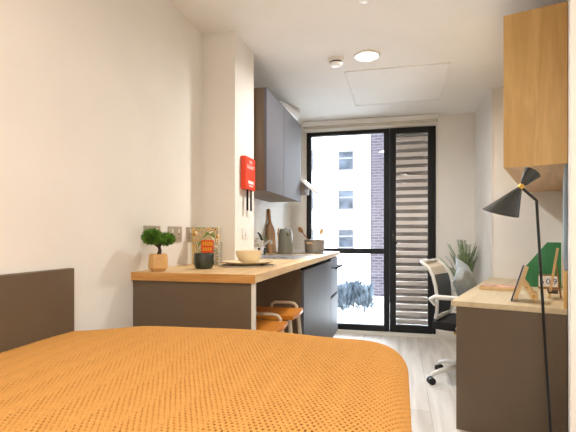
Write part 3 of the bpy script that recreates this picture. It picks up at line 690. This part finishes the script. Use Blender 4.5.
b = bmesh.new(); bmesh.ops.create_cube(b, size=1); bmesh.ops.subdivide_edges(b, edges=list(b.edges), cuts=7, use_grid_fill=True)
for v in b.verts:
    x, y, z = v.co.x*2, v.co.y*2, v.co.z*2; e = max(abs(x), abs(y))
    k = 1/ (1+ .12*abs(x*y)**2); zz_ = z*.04*(1-.35*e**4)
    v.co = Vector((x*.24*k, y*.235*k, .445+zz_+(.012 if z > 0 else 0)*(1-e*e)))
MB().bm(b).build('seat', 'dark', ch, smooth=True)
prof = [(-.300, .905), (-.250, .87), (-.215, .81), (-.195, .74), (-.185, .64), (-.19, .54), (-.20, .50)]
def bx_(u): # u 0..1 along profile
    f = u*(len(prof)-1); i = min(int(f), len(prof)-2); g = f-i
    return (prof[i][0]*(1-g)+prof[i+1][0]*g, prof[i][1]*(1-g)+prof[i+1][1]*g)
loop = []
for k in range(0, 25):
    u = k/24; x, z = bx_(u); loop.append((x, -(.21-.05*abs(u-.45)), z))
L2 = loop[::-1]
top = [(bx_(0)[0]-.012, y, bx_(0)[1]+.008) for y in np.linspace(-.17, .17, 7)]
bot = [(bx_(1)[0], y, bx_(1)[1]-.01) for y in np.linspace(.16, -.16, 5)]
ring = L2+top+[(p[0], -p[1], p[2]) for p in loop]+bot
MB().tube(ring, .013, 10, True).build('back_frame', 'whitemetal', ch, smooth=True)
def backmesh(u0, u1, m_, nm):
    m = MB(); nu, nv = 12, 9; g = []
    for i in range(nu):
        u = u0+(u1-u0)*i/(nu-1); x, z = bx_(u); hw = .205-.05*abs(u-.45)
        for j in range(nv): y = -hw+2*hw*j/(nv-1); g.append((x-.03*(1-(y/hw)**2)*.6, y, z))
    n_ = len(g); g2 = [(p[0]-.006, p[1], p[2]) for p in g]; fs = []
    for i in range(nu-1):
        for j in range(nv-1):
            a = i*nv+j; fs.append((a, a+1, a+nv+1, a+nv)); fs.append((n_+a, n_+a+nv, n_+a+nv+1, n_+a+1))
    m.add(g+g2, fs); return m.build(nm, m_, ch, smooth=True)
backmesh(.02, .32, 'linen', 'top_panel'); backmesh(.33, .97, 'mesh', 'mesh_panel')
for sy in (-1, 1):
    m = MB(); m.tube([(-.20, sy*.20, .60), (-.215, sy*.262, .645), (-.18, sy*.275, .665), (.09, sy*.275, .665), (.10, sy*.27, .645), (.02, sy*.262, .55), (-.03, sy*.235, .44), (0, sy*.20, .395)], [.015, .017, .018, .018, .016, .015, .015, .015], 10)
    m.build('armrest', 'whitemetal', ch, smooth=True)
MB().tube([(-.20, 0, .50), (-.25, 0, .46), (-.22, 0, .39), (-.09, 0, .38)], .022, 10).build('back_bracket', 'whitemetal', ch, smooth=True)
# cushion propped on the seat
cu = MB(); n = 14; g = []
for sgn in (1, -1):
    for i in range(n):
        for j in range(n):
            u, v = -1+2*i/(n-1), -1+2*j/(n-1); k = 1-.08*(u*u*v*v)*0 - .06*(1-u*u)*abs(v)**3 - .06*(1-v*v)*abs(u)**3
            hgt = .055*((1-u*u)*(1-v*v))**.5
            g.append((sgn*hgt+.012*math.sin(3*u+2*v)+.010*math.sin(9*u-4*v)*math.cos(6*v), u*.175*k+.012*math.sin(5*v), v*.175*k))
fs = []
for q in (0, n*n):
    for i in range(n-1):
        for j in range(n-1):
            a = q+i*n+j; fs.append((a, a+1, a+n+1, a+n) if q else (a, a+n, a+n+1, a+1))
T = Matrix.Rotation(R(-16), 4, 'Y') @ Matrix.Rotation(R(33), 4, 'X')
cu.add(g, fs, T)
co_ = cu.build('seat_cushion', 'cloth', loc=ch.matrix_basis @ Vector((-.045, .05, .735)), rz=ch.rotation_euler.z, smooth=60)
tag(co_, 'grey blue cushion with its corner up in the office chair', 'cushion')

# ------------------------------------------------------------ palm in the corner
pp = thing('potted_palm', 'tall feathery green palm in the corner behind the desk', 'plant', (.645, 4.83, 0))
MB().lathe([(.07, 0), (.08, .01), (.098, .24), (.10, .25), (.094, .25), (.09, .22)], 32).build('pot', 'cream', pp, smooth=True)
MB().lathe([(.09, .215), (.05, .225), (.003, .226)], 20).build('soil', 'soil', pp)
rnd = random.Random(11)
for k in range(22):
    a = rnd.uniform(0, 2*PI) if k > 3 else (PI*.9, PI*.55, -.2, 1.2)[k]
    sp_ = rnd.uniform(.05, .21); hh = rnd.uniform(.68, 1.0); m = MB()
    if math.cos(a) > .2: sp_ = min(sp_, .10)
    if math.sin(a) > .2: sp_ = min(sp_, .16)
    P = []
    for i in range(9):
        u = i/8; rr_ = sp_*(.15*u+u**2.2); P.append(Vector((rr_*math.cos(a), rr_*math.sin(a), .22+(hh-.1)*(1.25*u-.30*u*u)*.98)))
    m.tube(P, [.005*(1-.7*i/8) for i in range(9)], 5)
    for i in range(26):
        u = .42+.58*i/25; f = u*8; j = min(int(f), 7); c = P[j].lerp(P[j+1], f-j); d_ = (P[j+1]-P[j]).normalized()
        for q in (-1, 1):
            sd = d_.cross(Vector((-math.sin(a), math.cos(a), 0)).cross(d_)).normalized()*q if 0 else Vector((-math.sin(a), math.cos(a), 0))*q
            ln2 = .07*(1.15-u)+.028; tip = c+(sd*.75+d_*.8).normalized()*ln2+Vector((0, 0, -.008))
            wv = d_*.0065; mid = c.lerp(tip, .45)
            m.add([c, mid+wv, tip, mid-wv], [(0, 1, 2, 3)])
    m.build('frond', 'palm', pp)

# ------------------------------------------------------------ outside the window
struct('terrace_ground', MB().box(-12, 14, 5.35, 40, -.6, -.5), 'paving')
m = MB(); m.box(-12, -1.41, 5.1, 5.3, -.49, 16); m.box(3.25, 14, 5.1, 5.3, -.49, 16); m.box(-1.41, 3.25, 5.1, 5.3, 2.56, 16); m.box(1.21, 3.25, 5.27, 5.34, -.49, 2.56)
struct('wall_outside', m, 'brick')
bd = thing('white_building', 'white rendered block across the yard with square grey windows', 'building', (0, 31, -9.5))
MB().box(-14, 12, 0, 6, 0, 19.5).build('facade', 'render', bd)
def cam_x(px, Y): a = (px-288)/445; return Y*(a*.9699-.2436)/(a*.2436+.9699), Y/(a*.2436+.9699)
for i, (px0, px1, ys) in enumerate(((338, 354, ((151, 171), (190, 210), (229, 248), (270, 289))), (298, 314, ((151, 171), (190, 210), (229, 248), (270, 289))))):
    for y0, y1 in ys:
        xa, za = cam_x(px0, 31); xb, zb = cam_x(px1, 31); z1_, z0_ = 1.12-(y0-235)/445*za+9.5, 1.12-(y1-235)/445*za+9.5
        m = MB(); f_ = .09
        m.box(xa, xa+f_, -.06, 0, z0_, z1_); m.box(xb-f_, xb, -.06, 0, z0_, z1_); m.box(xa+f_, xb-f_, -.06, 0, z0_, z0_+f_); m.box(xa+f_, xb-f_, -.06, 0, z1_-f_, z1_)
        m.box(xa+f_, xb-f_, -.05, 0, z0_+(z1_-z0_)*.58, z0_+(z1_-z0_)*.66)
        wf = m.build('window', 'extframe', bd)
        MB().box(xa+f_, xb-f_, -.03, -.01, z0_+f_, z1_-f_).build('pane', 'extglass', wf)
bx0, bz = cam_x(370, 12)
tag(MB().box(0, 3.2, 0, 1.2, 0, 11).build('brick_wall', 'brick', loc=(bx0, 12, -.5)), 'purple grey brick wall seen through the window beside the louvred door', 'wall')
tag(MB().box(-4, bx0+.0, 0, .2, 0, .30).build('terrace_kerb', 'render', loc=(0, 10.6, -.5)), 'low pale terrace kerb outside behind the shrubs', 'kerb')
rnd = random.Random(5)
def shrub(x, y, h, w_, label):
    m = MB()
    for k in range(420):
        a = rnd.uniform(0, 2*PI); u = rnd.random()**.7; r0 = w_*rnd.random()**.5*.6; z0 = u*h*.7
        c = Vector((r0*math.cos(a), r0*math.sin(a), z0)); d_ = Vector((math.cos(a)*.35, math.sin(a)*.35, rnd.uniform(.5, 1.2))).normalized()
        ln2 = rnd.uniform(.18, .34)*h; sd = d_.cross(Vector((math.sin(a*3), math.cos(a*2), .1))).normalized()*.02
        m.add([c, c+d_*ln2*.5+sd, c+d_*ln2, c+d_*ln2*.5-sd], [(0, 1, 2, 3)])
    t = thing('shrub', label, 'shrub', (x, y, -.5)); m.build('foliage', 'frostleaf', t)
    MB().tube([(0, 0, 0), (0, 0, h*.5)], .02, 6).build('stem', 'bark', t)
for i, (px, Y, h, lb) in enumerate(((342, 9.5, .66, 'pale blue leafy shrub on the terrace by the kitchen cabinet end'), (353.5, 9.9, .68, 'pale blue leafy shrub on the terrace, middle of three'), (364.5, 9.5, .66, 'pale blue leafy shrub on the terrace next to the brick wall'))):
    x, _ = cam_x(px, Y); shrub(x, Y, h, .23, lb)
